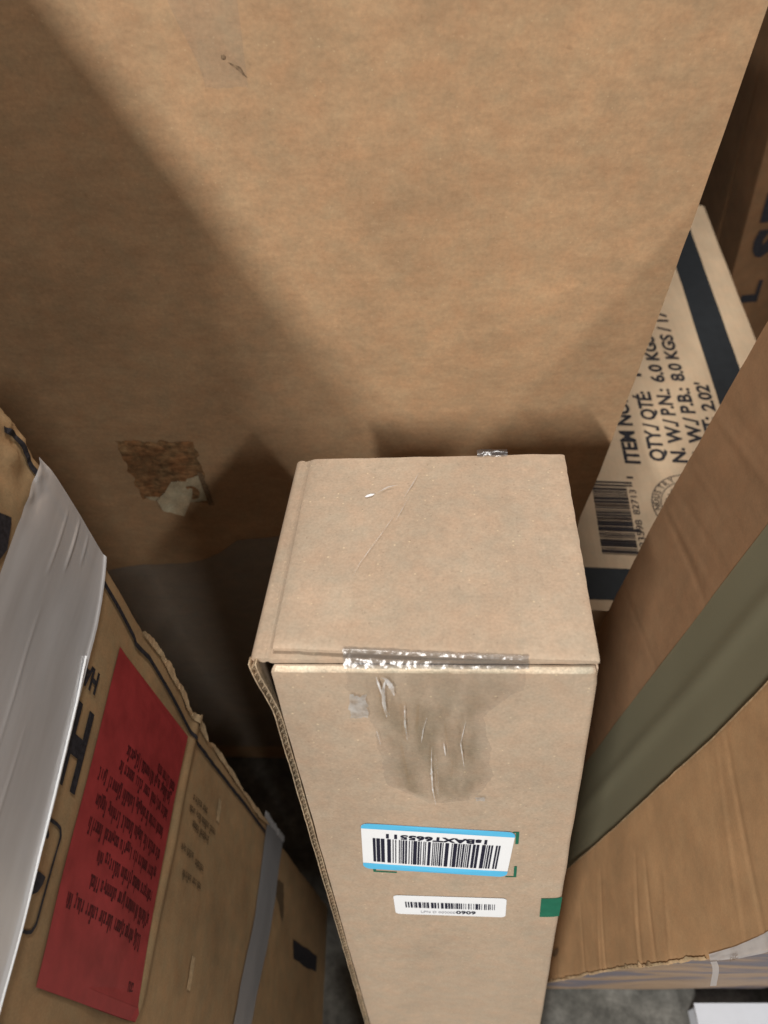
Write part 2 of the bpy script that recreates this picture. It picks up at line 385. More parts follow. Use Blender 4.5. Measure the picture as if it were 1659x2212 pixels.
# ============================================================ tall narrow carton in the middle
WM, DM, HM = 0.200, 0.1906, 0.928
ux = Vector((0.9948, -0.0518, 0.0874)).normalized()
ud = Vector((0.0782, -0.1594, -0.9841)); ud = (ud - ux * ud.dot(ux)).normalized()
uy = ud.cross(ux); uy = uy if uy.y > 0 else -uy
OM = Vector((-0.07892, 0.22014, CZ - 0.40673))
def ML(x, y, z): return OM + ux * x + uy * y - ud * z           # z up from the top edge (0)
rotM = Matrix((ux, uy, -ud)).transposed()
tall = thing('tall_carton', 'tall narrow pale brown carton standing upright, barcode stickers on its front', 'carton', ML(0, 0, -HM), rotM)
def F(x, s, off=0.0):           # front face, s down from the top
    b = 0.0009 * nz(x * 12, s * 9, 4) * ss(s / 0.02) + 0.0015 * math.sin(min(s, 0.5) / 0.5 * math.pi) * math.sin(x / WM * math.pi)
    return ML(x, -off - b, -s)
def T(x, y, off=0.0):           # top flap surface
    b = 0.0020 * math.sin(x / WM * math.pi) * math.sin(y / DM * math.pi) + 0.0005 * nz(x * 22, y * 22, 9)
    return ML(x, y, 0.0037 + off + b)
def frontpanel(u, v, off):
    r = 0.0032
    x = lerp(0.0130 + 0.0006 * nz(v * 30, 3), WM - 0.0005 + 0.0004 * nz(v * 40, 6), v) if False else None
    # u across, v along the path: over the folded top edge, then down
    s_path = v * (HM - 0.003 + r * 1.2)
    if s_path < r * 1.5708:
        a = s_path / r; y, s = r - (r + off) * math.sin(a), 0.0042 + r - (r + off) * math.cos(a)
        xl, xr = 0.0128 + 0.002 * (1 - a / 1.57), WM - 0.002 - 0.001 * (1 - a / 1.57)
        return ML(lerp(xl, xr, u), y + 0.0003 * nz(u * 30, v * 9), -s)
    s = 0.0042 + r + (s_path - r * 1.5708)
    xl = 0.0128 + 0.0006 * nz(s * 25, 3); xr = WM - lerp(0.002, 0.0006, ss(s / 0.02)) + 0.0005 * nz(s * 22, 6)
    x = lerp(xl, xr, u)
    er = max(0, (x - (xr - 0.0025)) / 0.0025)
    p = F(x, s, off); return p + uy * (0.0014 * er * er)
def vpath(n):
    a = [0, .0006, .0012, .0018, .0024, .0031, .0039, .0047, .0055]; return a + [a[-1] + (1 - a[-1]) * i / n for i in range(1, n + 1)]
def slab_v(name, f, U, V, th, mat, parent):
    vs = [f(u, v, 0) for u in U for v in V] + [f(u, v, -th) for u in U for v in V]; nu, nv = len(U), len(V); n = nu * nv
    fs = grid_faces(nu, nv) + grid_faces(nu, nv, n, True)
    ring = [(i, 0) for i in range(nu)] + [(nu - 1, j) for j in range(1, nv)] + [(i, nv - 1) for i in range(nu - 2, -1, -1)] + [(0, j) for j in range(nv - 2, 0, -1)]
    ring = [i * nv + j for i, j in ring]; b = len(vs); L = len(ring)
    vs += [vs[k] for k in ring] + [vs[k + n] for k in ring]
    fs += [(b + k, b + L + k, b + L + (k + 1) % L, b + (k + 1) % L) for k in range(L)]
    return mesh(name, vs, fs, mat, parent, True)
slab_v('front_panel', frontpanel, lin(0, .985, 30) + [.99, .995, 1], vpath(90), 0.0028, M['tall'], tall)
# left panel: its cut front edge shows the flutes
def lx(s): return 0.0002 + 0.0066 * ss(s / 0.055) + 0.0004 * nz(s * 30, 11)
LT = 0.0046
def leftpanel(u, v, off):
    s = lerp(0.004, HM, v); y = lerp(0.005, DM - 0.001, u)
    return ML(lerp(lx(s), 0.0, u * u) - off, y, -s)
slab('left_panel', leftpanel, 10, 80, LT, M['tall'], tall)
def liner(dx, t):
    def f(u, v, off):
        s = lerp(0.001, HM, v); return ML(lx(s) + dx - off + 0.0002 * nz(s * 200, dx * 900), lerp(0.0004 + 0.0005 * nz(s * 70, dx * 500), 0.006, u), -s)
    return f
slab('liner_sheet', liner(-0.0001, 0.0007), 3, 200, 0.0008, M['cut'], tall)
slab('liner_sheet', liner(LT - 0.0007, 0.0007), 3, 200, 0.0008, M['cut'], tall)
def flutes():
    vs, fs = [], []; n = 1400
    for i in range(n):
        s = 0.001 + (HM - 0.002) * i / (n - 1); ph = math.sin(s / 0.0066 * 2 * math.pi)
        x = lx(s) + LT / 2 + ph * (LT / 2 - 0.0011) + 0.0002 * nz(s * 300, 8)
        vs += [ML(x, 0.0009 + 0.0004 * nz(s * 120, 4), -s), ML(x, 0.0060, -s), ML(x + 0.0005, 0.0010, -s - 0.0004)]
    for i in range(n - 1):
        a = 3 * i; fs += [(a, a + 3, a + 4, a + 1), (a, a + 2, a + 5, a + 3)]
    return mesh('corrugated_medium', vs, fs, M['cut'], tall)
flutes()
slab('right_panel', lambda u, v, off: ML(WM - 0.0008 + off + 0.0008 * nz(v * 9, u * 3, 6), lerp(0.0032, DM - 0.001, u), -lerp(0.006, HM, v)), 8, 40, 0.004, M['tall'], tall)
slab('back_panel', lambda u, v, off: ML(lerp(0.004, WM - 0.006, u), DM - 0.0015 + off, -lerp(0.006, HM, v)), 6, 30, 0.004, M['tall'], tall)
slab('bottom_panel', lambda u, v, off: ML(lerp(0.008, WM - 0.008, u), lerp(0.006, DM - 0.008, v), -HM + 0.005 + off), 4, 4, 0.004, M['tall'], tall)
def innerflap(u, v, off):       # lower flap: folds over from the left panel
    y = lerp(0.0046 + 0.0008 * nz(u * 25, 7), DM - 0.0006, v); r = 0.0045; L = WM - 0.001
    p = u * (L + 0.004)
    if p < r * 1.5708:
        a = p / r; x, z = r - (r + off) * math.cos(a), -r + (r + off) * math.sin(a)
    else: x, z = r + (p - r * 1.5708), off
    z += -0.0010 * math.exp(-((x - 0.0080) / 0.0014) ** 2) - 0.0016 * ss((x - 0.0112) / 0.0012)
    return ML(min(x, L), y, z)
slab_v('lower_flap', innerflap, [i * 0.006 for i in range(14)] + lin(.09, 1, 26), lin(0, 1, 16), 0.0036, M['tall'], tall)
def topflap(u, v, off):
    x = lerp(pl([(0, 0.0137), (1, 0.0125)], v) + 0.0004 * nz(v * 30, 2), WM - 0.0010 + 0.0008 * nz(v * 22, 22), u)
    y0 = pl([(0.0137, 0.0098), (0.0552, 0.0072), (0.161, 0.0020), (0.2, 0.0010)], x) + 0.0007 * nz(x * 90, 1) + 0.0004 * nz(x * 400, 1)
    y = lerp(y0, DM - 0.004 + 0.0005 * nz(x * 60, 9), v)
    e = 0.0009 * (max(0, 1 - u * 45) ** 2 + max(0, 1 - (1 - u) * 45) ** 2 + max(0, 1 - v * 40) ** 2)
    return T(x, y, off - (e if off == 0 else 0))
slab_v('top_flap', topflap, [0, .006, .012, .02] + lin(.04, .96, 60) + [.98, .988, .994, 1], [0, .007, .014, .025] + lin(.05, 1, 36), 0.0032, M['tall'], tall)
def foldwear_highlight(u, v):
    x = lerp(0.0165, 0.1965, u); k = 0.0008 * nz(x * 70, 4) + 0.0005 * nz(x * 260, 4)
    return frontpanel((x - 0.0148) / 0.183, lerp(0.0012, 0.0054 + k * 0.4 / 0.93, v), 0.00025)
sheet('rubbed_fold_highlight', foldwear_highlight, 120, 5, M['wear_highlight'], tall)  # rubbed fold, with the fold's highlight put into its pale colour
# packing tape across the opening
def seam(u, v):                  # crinkled part bridging the gap between top flap and front panel
    x = lerp(0.0555, 0.1605, u) + 0.001 * nz(v * 5, 3); k = nz(x * 160, v * 3, 5) * 0.0009 + nz(x * 420, v * 4, 2) * 0.0005
    yf = pl([(0.0137, 0.0098), (0.0552, 0.0072), (0.161, 0.0020)], x)
    P = [T(x, yf + 0.0018 + k, 0.0005), T(x, yf + 0.0004, 0.0006), ML(x, yf - 0.0012, 0.0022 + k), ML(x, lerp(yf, 0.002, .5), -0.0006 + k), ML(x, 0.0018, -0.0030 + k * .5), ML(x, 0.0004, -0.0044 + k * .8)]
    t = v * 5; i = min(4, int(t)); return P[i].lerp(P[i + 1], t - i)
sheet('crinkled_tape', seam, 120, 21, M['crinkle'], tall)
SO = [(0.005, 0.056, 0.160), (0.022, 0.0555, 0.158), (0.026, 0.058, 0.150), (0.05, 0.066, 0.136), (0.08, 0.0695, 0.139), (0.115, 0.0705, 0.142), (0.130, 0.072, 0.137), (0.140, 0.086, 0.131), (0.147, 0.094, 0.126), (0.152, 0.099, 0.108)]
TL = [(a, b) for a, b, c in SO]; TR = [(a, c) for a, b, c in SO]
WR = [(0.0770, 0.010, 0.050, 0.0034, 0.02), (0.0885, 0.035, 0.075, 0.0028, -0.01), (0.104, 0.078, 0.150, 0.0028, 0.0), (0.0990, 0.03, 0.07, 0.0010, -0.09), (0.113, 0.05, 0.10, 0.0011, 0.06), (0.126, 0.06, 0.12, 0.0010, -0.05), (0.085, 0.07, 0.13, 0.0010, 0.05), (0.119, 0.08, 0.13, 0.0010, -0.08)]
def facetape(u, v):
    s = lerp(0.005, 0.152, v); x = lerp(pl(TL, s), pl(TR, s), u) + (0.003 * nz(s * 55, u * 2) + 0.0012 * nz(s * 220, u)) * (abs(u - .5) * 2) ** 4
    h = 0.0007 + 0.0005 * nz(x * 60, s * 20, 3)
    for x0, s0, s1, hh, sl in WR:
        if s0 < s < s1: h += hh * math.exp(-((x - x0 - sl * (s - s0)) / 0.0016) ** 2) * math.sin((s - s0) / (s1 - s0) * math.pi) ** 0.6
    return F(x, s, h)
ft = sheet('clear_tape', facetape, 150, 90, M['clear'], tall)
at_ = ft.data.attributes.new('stuck', 'FLOAT_COLOR', 'POINT')      # how well the tape clings: it lets go towards its rim
for i in range(150):
    for j in range(90):
        u, v = i / 149, j / 89; k = ss(min(u, 1 - u) / 0.16 + 0.5 * nz(u * 7, v * 9, 2) * 0.6) * ss((1 - v) / 0.10 + 0.3 * nz(u * 9, 4)) * (0.55 + 0.45 * ss((v - 0.12) / 0.2))
        at_.data[i * 90 + j].color = (k, k, k, 1)
M['tape_glint'] = film('painted_glint', (0.97, 0.97, 0.97), 0.45, (0.80, 0.80, 0.80), 0.06, 0.2, 0.3, 160, milk_var=0.4)  # pale film for lines that paint the lamp glints on the front tape
M['haze'] = film('milky_film', (0.97, 0.97, 0.97), 0.30, (0.80, 0.79, 0.77), 0.02, 0.3, 0.3, 190, milk_var=0.28)
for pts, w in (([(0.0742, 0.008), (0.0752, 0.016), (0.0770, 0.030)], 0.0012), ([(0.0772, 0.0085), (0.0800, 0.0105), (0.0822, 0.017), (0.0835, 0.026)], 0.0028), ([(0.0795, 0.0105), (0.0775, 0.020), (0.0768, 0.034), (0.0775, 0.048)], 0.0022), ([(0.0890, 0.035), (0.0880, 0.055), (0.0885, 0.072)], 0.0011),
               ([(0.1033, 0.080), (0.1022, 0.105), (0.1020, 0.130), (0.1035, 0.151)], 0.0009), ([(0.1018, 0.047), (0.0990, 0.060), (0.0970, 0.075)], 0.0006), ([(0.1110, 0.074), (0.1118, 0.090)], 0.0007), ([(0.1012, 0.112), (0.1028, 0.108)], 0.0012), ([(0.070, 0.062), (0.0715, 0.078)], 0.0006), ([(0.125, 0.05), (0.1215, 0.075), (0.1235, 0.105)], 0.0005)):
    ribbon('wrinkle_and_glint', F, pts, w, M['tape_glint'], tall, 0.0026, n=40, taper=True)
def toptape(u, v):
    y = lerp(0.004, DM - 0.006, v)
    xl = pl([(0.004, 0.0555), (0.063, 0.0561), (0.0756, 0.0603), (0.137, 0.0847), (0.163, 0.0938), (0.19, 0.104)], y); x = lerp(xl, 0.158, u)
    h = 0.0006 + 0.0012 * math.exp(-(u / 0.025) ** 2) * (0.4 + 0.6 * abs(nz(y * 50, 2))) + 0.0006 * math.exp(-((u - 0.10) / 0.03) ** 2)
    return T(x, y, h)
sheet('clear_tape', toptape, 90, 60, M['cleartop'], tall)
def tab(u, v):
    x = lerp(0.136, 0.158, u); return ML(x, DM - 0.006 + 0.008 * v, 0.0042 + 0.0022 * math.sin(v * 3) + 0.0012 * nz(x * 150, v * 5))
sheet('tape_tab', tab, 24, 8, M['crinkle'], tall)
poly('flake_glint', T, [(0.0572, 0.1398), (0.0590, 0.1395), (0.0625, 0.1410), (0.0640, 0.1430), (0.0610, 0.1432), (0.0585, 0.1418)], M['glint'], tall, 0.0012)  # small flake, its bright glint put in as white colour
for x, s, w, h in ((0.061, 0.038, 0.011, 0.022), (0.134, 0.143, 0.006, 0.005)):  # pale patches: tape glare put into a mottled milky film
    poly('milky_film', F, scarpoly([(x - w / 2, s - h / 2), (x + w / 2, s - h / 2), (x + w / 2, s + h / 2), (x - w / 2, s + h / 2)], 7, 0.0024, x * 90), M['haze'], tall, 0.0022)
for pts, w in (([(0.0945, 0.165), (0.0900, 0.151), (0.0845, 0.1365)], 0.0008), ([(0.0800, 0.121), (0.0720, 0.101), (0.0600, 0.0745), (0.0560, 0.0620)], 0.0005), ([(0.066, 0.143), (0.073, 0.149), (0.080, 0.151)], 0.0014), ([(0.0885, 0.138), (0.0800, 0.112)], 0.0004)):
    ribbon('wrinkle_and_glint', T, pts, w, M['haze'], tall, 0.0022, n=40, taper=True)

# stickers and print on the front
def rot2(cx, cy, a):
    ca, sa = math.cos(a), math.sin(a)
    return lambda x, y, o=0.0: F(cx + x * ca - y * sa, cy + x * sa + y * ca, o)
def rounded(w, h, r, y0=None, y1=None, n=5):
    pts = []
    for sx, sy, a0 in ((1, 1, 0), (-1, 1, 90), (-1, -1, 180), (1, -1, 270)):
        for k in range(n + 1):
            a = R(a0 + 90 * k / n); pts.append((sx * (w / 2 - r) + r * math.cos(a), sy * (h / 2 - r) + r * math.sin(a)))
    return pts
def clip(pts, ymin, ymax):
    """keep the part of a convex outline between two heights"""
    for lim, keep in ((ymin, 1), (ymax, -1)):
        o = []
        for a, b in zip(pts, pts[1:] + pts[:1]):
            ia, ib = keep * (a[1] - lim) >= 0, keep * (b[1] - lim) >= 0
            if ia: o.append(a)
            if ia != ib: t = (lim - a[1]) / (b[1] - a[1]); o.append((a[0] + (b[0] - a[0]) * t, lim))
        pts = o
    return pts
G = rot2(0.1012, 0.2232, R(3.9))
st = poly('barcode_sticker', G, rounded(0.1115, 0.073, 0.006), M['paper'], tall, 0.0007, label='white sticker with sky blue bands and a black barcode')
for y0, y1 in ((-0.0366, -0.0285), (0.0272, 0.0366)):
    poly('blue_band', G, clip(rounded(0.1115, 0.073, 0.006), y0, y1), M['blue'], st, 0.0010, root=tall)
def bars(x0, x1, n, seed, black=0.52):
    r = random.Random(seed); out = []; x = 0; unit = []
    for i in range(n): unit.append((r.choice((1, 1, 2, 2, 3, 4)), r.choice((1, 1, 1, 2, 2, 3))))
    tot = sum(a + b for a, b in unit) - unit[-1][1]; k = (x1 - x0) / tot
    for a, b in unit: out.append((x0 + x * k, x0 + (x + a) * k)); x += a + b
    return out
quads('barcode', G, [(a, b, -0.0148, 0.0232) for a, b in bars(-0.0475, 0.0468, 41, 5)], M['bar'], st, 0.0011, root=tall)
lettering('sticker_text', '1sBAXT665511', G, (0.0365, -0.0225), M['bar'], st, 0.0062, (-1, 0), (0, 1), width=0.074, bold=0.035, off=0.0011, root=tall)
G2 = rot2(0.1092, 0.3222, R(0.4))
st2 = poly('barcode_sticker', G2, rounded(0.0925, 0.038, 0.004), M['paper'], tall, 0.0007, label='small plain white sticker with a short barcode')
quads('barcode', G2, [(a, b, -0.0070, 0.0042) for a, b in bars(-0.037, 0.037, 36, 11)], M['bar'], st2, 0.0010, root=tall)
lettering('sticker_text', 'LPN D 000000', G2, (-0.0245, 0.0142), M['grey'], st2, 0.0042, (1, 0), (0, -1), width=0.029, off=0.0010, root=tall)
lettering('sticker_text', '0909', G2, (0.0050, 0.0142), M['bar'], st2, 0.0060, (1, 0), (0, -1), width=0.0165, bold=0.03, off=0.0010, root=tall)
quads('green_mark', F, [(0.1574, 0.1617, 0.1910, 0.1925), (0.1594, 0.1617, 0.1926, 0.2095)], M['green'], tall, 0.0005)
quads('green_mark', F, [(0.1598, 0.1619, 0.2462, 0.2632), (0.1535, 0.1619, 0.2633, 0.2648)], M['green'], tall, 0.0005)
quads('green_mark', F, [(0.0505, 0.0526, 0.2560, 0.2625), (0.0527, 0.0690, 0.2606, 0.2625)], M['green'], tall, 0.0005)
poly('green_mark', F, [(0.1831, 0.3030), (0.190, 0.3026), (0.1950, 0.3018), (0.1996, 0.2995), (0.1996, 0.3365), (0.195, 0.3385), (0.190, 0.3393), (0.1836, 0.3395)], M['green'], tall, 0.0005)

# ============================================================ battered carton on the left
eL = Vector((0.14347651, 0, -0.98965372)); nL = Vector((0.98965372, 0, 0.14347651)); P0 = Vector((-0.22735, 0, CZ - 0.36727))
EL = [(-0.05, 0.352), (-0.03, 0.362), (-0.012, 0.3645), (0.0, 0.357), (0.011, 0.3550), (0.056, 0.3520), (0.113, 0.3478), (0.188, 0.3390), (0.20, 0.3385), (0.254, 0.3355), (0.323, 0.3275), (0.358, 0.3250), (0.453, 0.3215), (0.56, 0.3130), (0.65, 0.3180), (0.691, 0.3200), (0.70, 0.312), (0.81, 0.3095), (0.993, 0.3071)]
def ridge(y): return pl([(0.07, 0.306), (0.0882, 0.327), (0.2057, 0.3417), (0.2832, 0.3468), (0.4, 0.352)], y)
def Lf(y, s, off=0.0):
    r = s - ridge(y)
    b = 0.0028 * math.exp(-(r / 0.006) ** 2) + 0.004 * ss(-r / 0.1) - 0.004
    b += 0.0016 * nz(y * 14, s * 14, 2)
    c = ss((0.035 - s) / 0.06) * ss((y - 0.29) / 0.05)
    b += c * (0.010 * nz(y * 45, s * 45, 6) + 0.005 * nz(y * 120, s * 120, 3) - 0.004)
    return P0 + Vector((0, y, 0)) + eL * s + nL * (off + b)
left = thing('battered_carton', 'battered kraft carton with torn far edge, red printed panel and wide white tape', 'carton', (-0.25, 0.15, 0))
def edge(s):
    k = ss((s - .15) / .06)
    e = 0.0014 * nz(s * 45, 4) * (0.3 + 0.7 * k) + 0.0016 * nz(s * 150, 9) * k + 0.0008 * nz(s * 420, 2) * k
    for c, w, a in ((0.238, 0.012, 0.0035), (0.262, 0.007, -0.002), (0.292, 0.014, 0.0035), (0.318, 0.005, -0.003), (0.352, 0.014, 0.005), (0.40, 0.02, 0.002), (0.53, 0.03, 0.003), (0.585, 0.008, -0.003)): e += a * math.exp(-((s - c) / w) ** 2)
    return e
def leftface(u, v, off):
    s = lerp(-0.036, 0.992, v)
    e = pl(EL, s) + edge(s)
    y = lerp(-0.16, e, 1 - (1 - u) ** 1.6)
    return Lf(y, s, off - (0.003 * max(0, (u - 0.93) / 0.07) ** 2 if off == 0 else 0))
slab('side_panel', leftface, 60, 260, 0.006, M['left'], left)
def edgept(s, inset, off): return Lf(pl(EL, s) - inset, s, off)
slab('back_panel', lambda u, v, off: Lf(0.30 + 0.006 * v * 0, lerp(0.02, 0.985, v), -0.007) + Vector((-0.25 * u, -off, 0)), 4, 30, 0.005, M['left'], left)
def lefttop(u, v, off):
    y = lerp(0.358, -0.16, v); b = 0.006 * nz(u * 9, v * 12, 4) + 0.004 * nz(u * 30, v * 40, 2)
    return Lf(y, -0.034, -0.002) + Vector((-0.255 * u, 0, off + b * ss(u * 6) + 0.002 * ss(u * 10)))
slab('top_panel', lefttop, 40, 50, 0.005, M['left'], left)
slab('far_side_panel', lambda u, v, off: Vector((-0.478 - off, lerp(-0.155, 0.29, u), lerp(0.0, CZ - 0.35, v))), 2, 2, 0.005, M['left'], left)
# ragged pale liner along the torn edge
def torn(u, v):
    s = lerp(0.116, 0.60, u); e = pl(EL, s) + edge(s); wdt = 0.009 + 0.006 * nz(s * 22, 8) + 0.004 * nz(s * 90, 1) * ss((s - .15) / .05)
    return Lf(lerp(e - wdt, e - 0.0003, v), s, 0.0012 + 0.0006 * nz(s * 120, v * 3, 2) - 0.0022 * ss((v - .7) / .3))
sheet('torn_liner', torn, 220, 5, M['tear'], left)
for s0, w, ins, l in ((0.222, 0.050, 0.005, 0.0068), (0.262, 0.050, 0.006, 0.0085), (0.305, 0.055, 0.005, 0.0075), (0.355, 0.055, 0.006, 0.0095), (0.45, 0.12, 0.004, 0.006), (0.565, 0.11, 0.004, 0.006)):
    def flake(u, v, off=0.0, s0=s0, w=w, ins=ins, l=l):   # ply of paper peeling off the torn edge
        sv = s0 + (v - .5) * w; bell = math.sin(v * math.pi) ** 0.5
        out = l * bell * (0.85 + 0.35 * nz(v * 5, s0 * 31) + 0.18 * nz(v * 14, s0 * 17))
        return Lf(pl(EL, sv) + edge(sv) * 0.4 - ins + u * out, sv + 0.0015 * nz(u * 3, v * 5, s0 * 9), 0.0017 + 0.0008 * u * u + 0.0003 * nz(v * 5, s0 * 40) + off)
    slab('torn_flake', flake, 5, 40, 0.0005, M['tear'], left)
# print on the side
ribbon('printed_line', Lf, [(0.3448, -0.0274), (0.3495, -0.018), (0.3490, -0.006), (0.3427, 0.0096), (0.338, 0.06), (0.3323, 0.1151), (0.3215, 0.1863), (0.3185, 0.1904), (0.3214, 0.218), (0.3158, 0.2579), (0.307, 0.3465), (0.3055, 0.352), (0.3055, 0.45), (0.303, 0.56), (0.301, 0.61)], 0.0042, M['ink'], left, 0.0014, n=200)
quads('printed_panel', Lf, [(lerp(0.0763, 0.3012, i / 24), lerp(0.0763, 0.3012, (i + 1) / 24), 0.1655 - 0.003 * (1 - i / 24), lerp(0.3185, 0.331, i / 23)) for i in range(24)], M['red'], left, 0.0016)
redp = left.children[-1]
def redpanel(u, v): 
    y = lerp(0.0763, pl([(0, 0.3020), (1, 0.2896)], v), u); return Lf(y, lerp(lerp(0.1625, 0.1655, u), lerp(0.3190, 0.3306, u), v), 0.0016)
bpy.data.objects.remove(redp)
redp = sheet('printed_panel', redpanel, 40, 40, M['red'], left, label='dark red printed rectangle with small dark text')
def scrawl(name, f, lines, mat, parent, root, hgt, seed, off=0.0019, cover=0.72):
    """rows of tiny unreadable letter strokes: (y, s_start, s_end), written upwards"""
    r = random.Random(seed); vs, fs = [], []
    for y, s0, s1 in lines:
        s = s0
        while s > s1:
            for k in range(r.randint(3, 8)):
                if s < s1: break
                tall_ = r.choice((0.62, 0.62, 0.62, 1.0, 0.8)); w = r.uniform(0.0008, 0.0013); base = y + (hgt * 0.18 if r.random() < .12 else 0)
                seg = [(base, base - hgt * tall_, s, s - w)]
                if r.random() < .75: seg.append((base - hgt * (tall_ - .02) + hgt * .17, base - hgt * tall_, s - w, s - w - 0.0011))
                if r.random() < .5: seg.append((base, base - hgt * .15, s - w, s - w - 0.0011))
                if r.random() < .6: seg.append((base, base - hgt * .6, s - w - 0.0011, s - w - 0.0019))
                for a0, a1, b0, b1 in seg:
                    n = len(vs); vs += [f(a0, b0, off), f(a1, b0, off), f(a1, b1, off), f(a0, b1, off)]; fs.append((n, n + 1, n + 2, n + 3))
                s -= 0.0035
            s -= 0.0028
    return mesh(name, vs, fs, mat, parent, False, root)
scrawl('printed_text', Lf, [(0.131, 0.304, 0.178), (0.148, 0.315, 0.197), (0.164, 0.313, 0.201), (0.180, 0.313, 0.178), (0.196, 0.314, 0.185), (0.213, 0.312, 0.178), (0.229, 0.316, 0.206), (0.243, 0.316, 0.21), (0.254, 0.322, 0.272), (0.0995, 0.306, 0.298)], M['redink'], redp, left, 0.0115, 21)
scrawl('faded_text', Lf, [(0.262, 0.41, 0.372), (0.251, 0.44, 0.366), (0.240, 0.425, 0.38), (0.215, 0.390, 0.362), (0.212, 0.42, 0.398), (0.196, 0.418, 0.372)], M['faint'], left, None, 0.0082, 4, off=0.0012)
lettering('printed_letter', 'HA', Lf, (0.2690, 0.1485), M['ink'], left, 0.0155, (0, -1), (-1, 0), width=0.0215, bold=0.04, off=0.0010)
lettering('printed_letter', 'H', Lf, (0.2375, 0.1543), M['ink'], left, 0.0505, (0, -1), (-1, 0), width=0.0245, bold=0.05, off=0.0010)
ribbon('printed_frame', Lf, [(0.1622, 0.10), (0.1622, 0.1425), (0.1612, 0.1475), (0.157, 0.1505), (0.106, 0.1470), (0.1015, 0.1440), (0.1003, 0.139), (0.0997, 0.10)], 0.0022, M['ink'], left, 0.0010, n=120)
poly('printed_symbol', Lf, [(0.132, 0.120), (0.1325, 0.138), (0.1317, 0.1448), (0.127, 0.1435), (0.122, 0.140), (0.1195, 0.135), (0.1185, 0.128), (0.1190, 0.120)], M['ink'], left, 0.0010)
ribbon('printed_symbol', Lf, [(0.1165, 0.120), (0.1168, 0.128), (0.1150, 0.1315)], 0.003, M['ink'], left, 0.0010, n=20)
ribbon('printed_symbol', Lf, [(0.1545, 0.118), (0.1568, 0.126), (0.1565, 0.132), (0.1535, 0.1355), (0.1515, 0.1345)], 0.0028, M['ink'], left, 0.0010, n=40)
poly('printed_symbol', Lf, scarpoly([(0.29, -0.018), (0.300, 0.004), (0.296, 0.006), (0.280, 0.010), (0.268, 0.006), (0.262, -0.01), (0.27, -0.02)], 3, 0.002, 3), M['ink'], left, 0.0012)
for y, s, l in ((0.271, 0.443, 0.022), (0.125, 0.4285, 0.026)):
    poly('scuff', Lf, scarpoly([(y - l / 2, s - 0.005), (y + l / 2, s - 0.005), (y + l / 2, s + 0.005), (y - l / 2, s + 0.005)], 5, 0.0018, y * 30), M['tear'], left, 0.0010)
poly('printed_mark', Lf, scarpoly([(0.262, 0.668), (0.270, 0.715), (0.240, 0.725), (0.226, 0.722)], 5, 0.004, 6), M['faint'], left, 0.0010)
poly('printed_mark', Lf, scarpoly([(0.2188, 0.784), (0.2249, 0.93), (0.205, 0.93), (0.1978, 0.791)], 5, 0.003, 9), M['ink'], left, 0.0010)
# tapes round it
def wide(u, v):
    s = lerp(0.0100, pl([(0.1, 0.1300), (0.24, 0.1255), (0.324, 0.1155), (0.35, 0.1132)], lerp(-0.15, 0.352, u)) + 0.0004 * nz(u * 70, 5), v)
    e = pl(EL, s) + 0.0012
    y = lerp(-0.15, e, 1 - (1 - u) ** 1.5)
    h = 0.0020 + 0.0003 * nz(y * 5, s * 60, 4)
    for s0, y0, y1, hh in ((0.052, 0.29, 0.345, 0.0014), (0.068, 0.305, 0.349, 0.0022), (0.084, 0.32, 0.348, 0.0012), (0.058, 0.16, 0.27, 0.0010), (0.078, 0.05, 0.2, 0.0010)):
        if y0 < y < y1: h += 0.45 * hh * math.exp(-((s - s0) / 0.0013) ** 2) * math.sin((y - y0) / (y1 - y0) * math.pi) ** .5
    h += 0.0012 * ss((v - 0.96) / 0.04)
    return Lf(y, s, h) - Vector((0.004, 0, 0)) * ss((u - 0.97) / 0.03) * 0
def band_(f, nu, nv, name, mat, lab=None): return sheet(name, f, nu, nv, mat, left, label=lab)
band_(wide, 120, 90, 'wide_tape', M['white'], 'wide glossy white tape')
sheet('tape_edge', lambda u, v: Lf(lerp(-0.15, 0.27, u), pl([(0.1, 0.1300), (0.24, 0.1255), (0.324, 0.1155)], lerp(-0.15, 0.27, u)) + lerp(-0.0008, 0.0005, v), 0.0026 + 0.0014 * math.sin(v * math.pi)), 60, 6, M['paper'], left)
def narrow(u, v):
    y = lerp(-0.12, 0.3195, u); c = pl([(-0.12, 0.575), (0.105, 0.590), (0.21, 0.637), (0.319, 0.655)], y); w = pl([(-0.12, 0.06), (0.105, 0.06), (0.31, 0.082)], y)
    return Lf(y, c + (v - .5) * w + 0.0016 * nz(y * 40, 3), 0.0016 + 0.0007 * nz(y * 30, v * 3, 8))
band_(narrow, 80, 12, 'narrow_tape', M['greytape'], 'narrow dull grey tape')
def tuft(u, v):
    a = lerp(0.600, 0.70, v); return Lf(0.3150 + 0.008 * u + 0.003 * nz(a * 150, u * 4), a, 0.0022 + 0.004 * u * abs(nz(a * 130, 3)))
sheet('tape_end', tuft, 8, 50, M['white'], left)

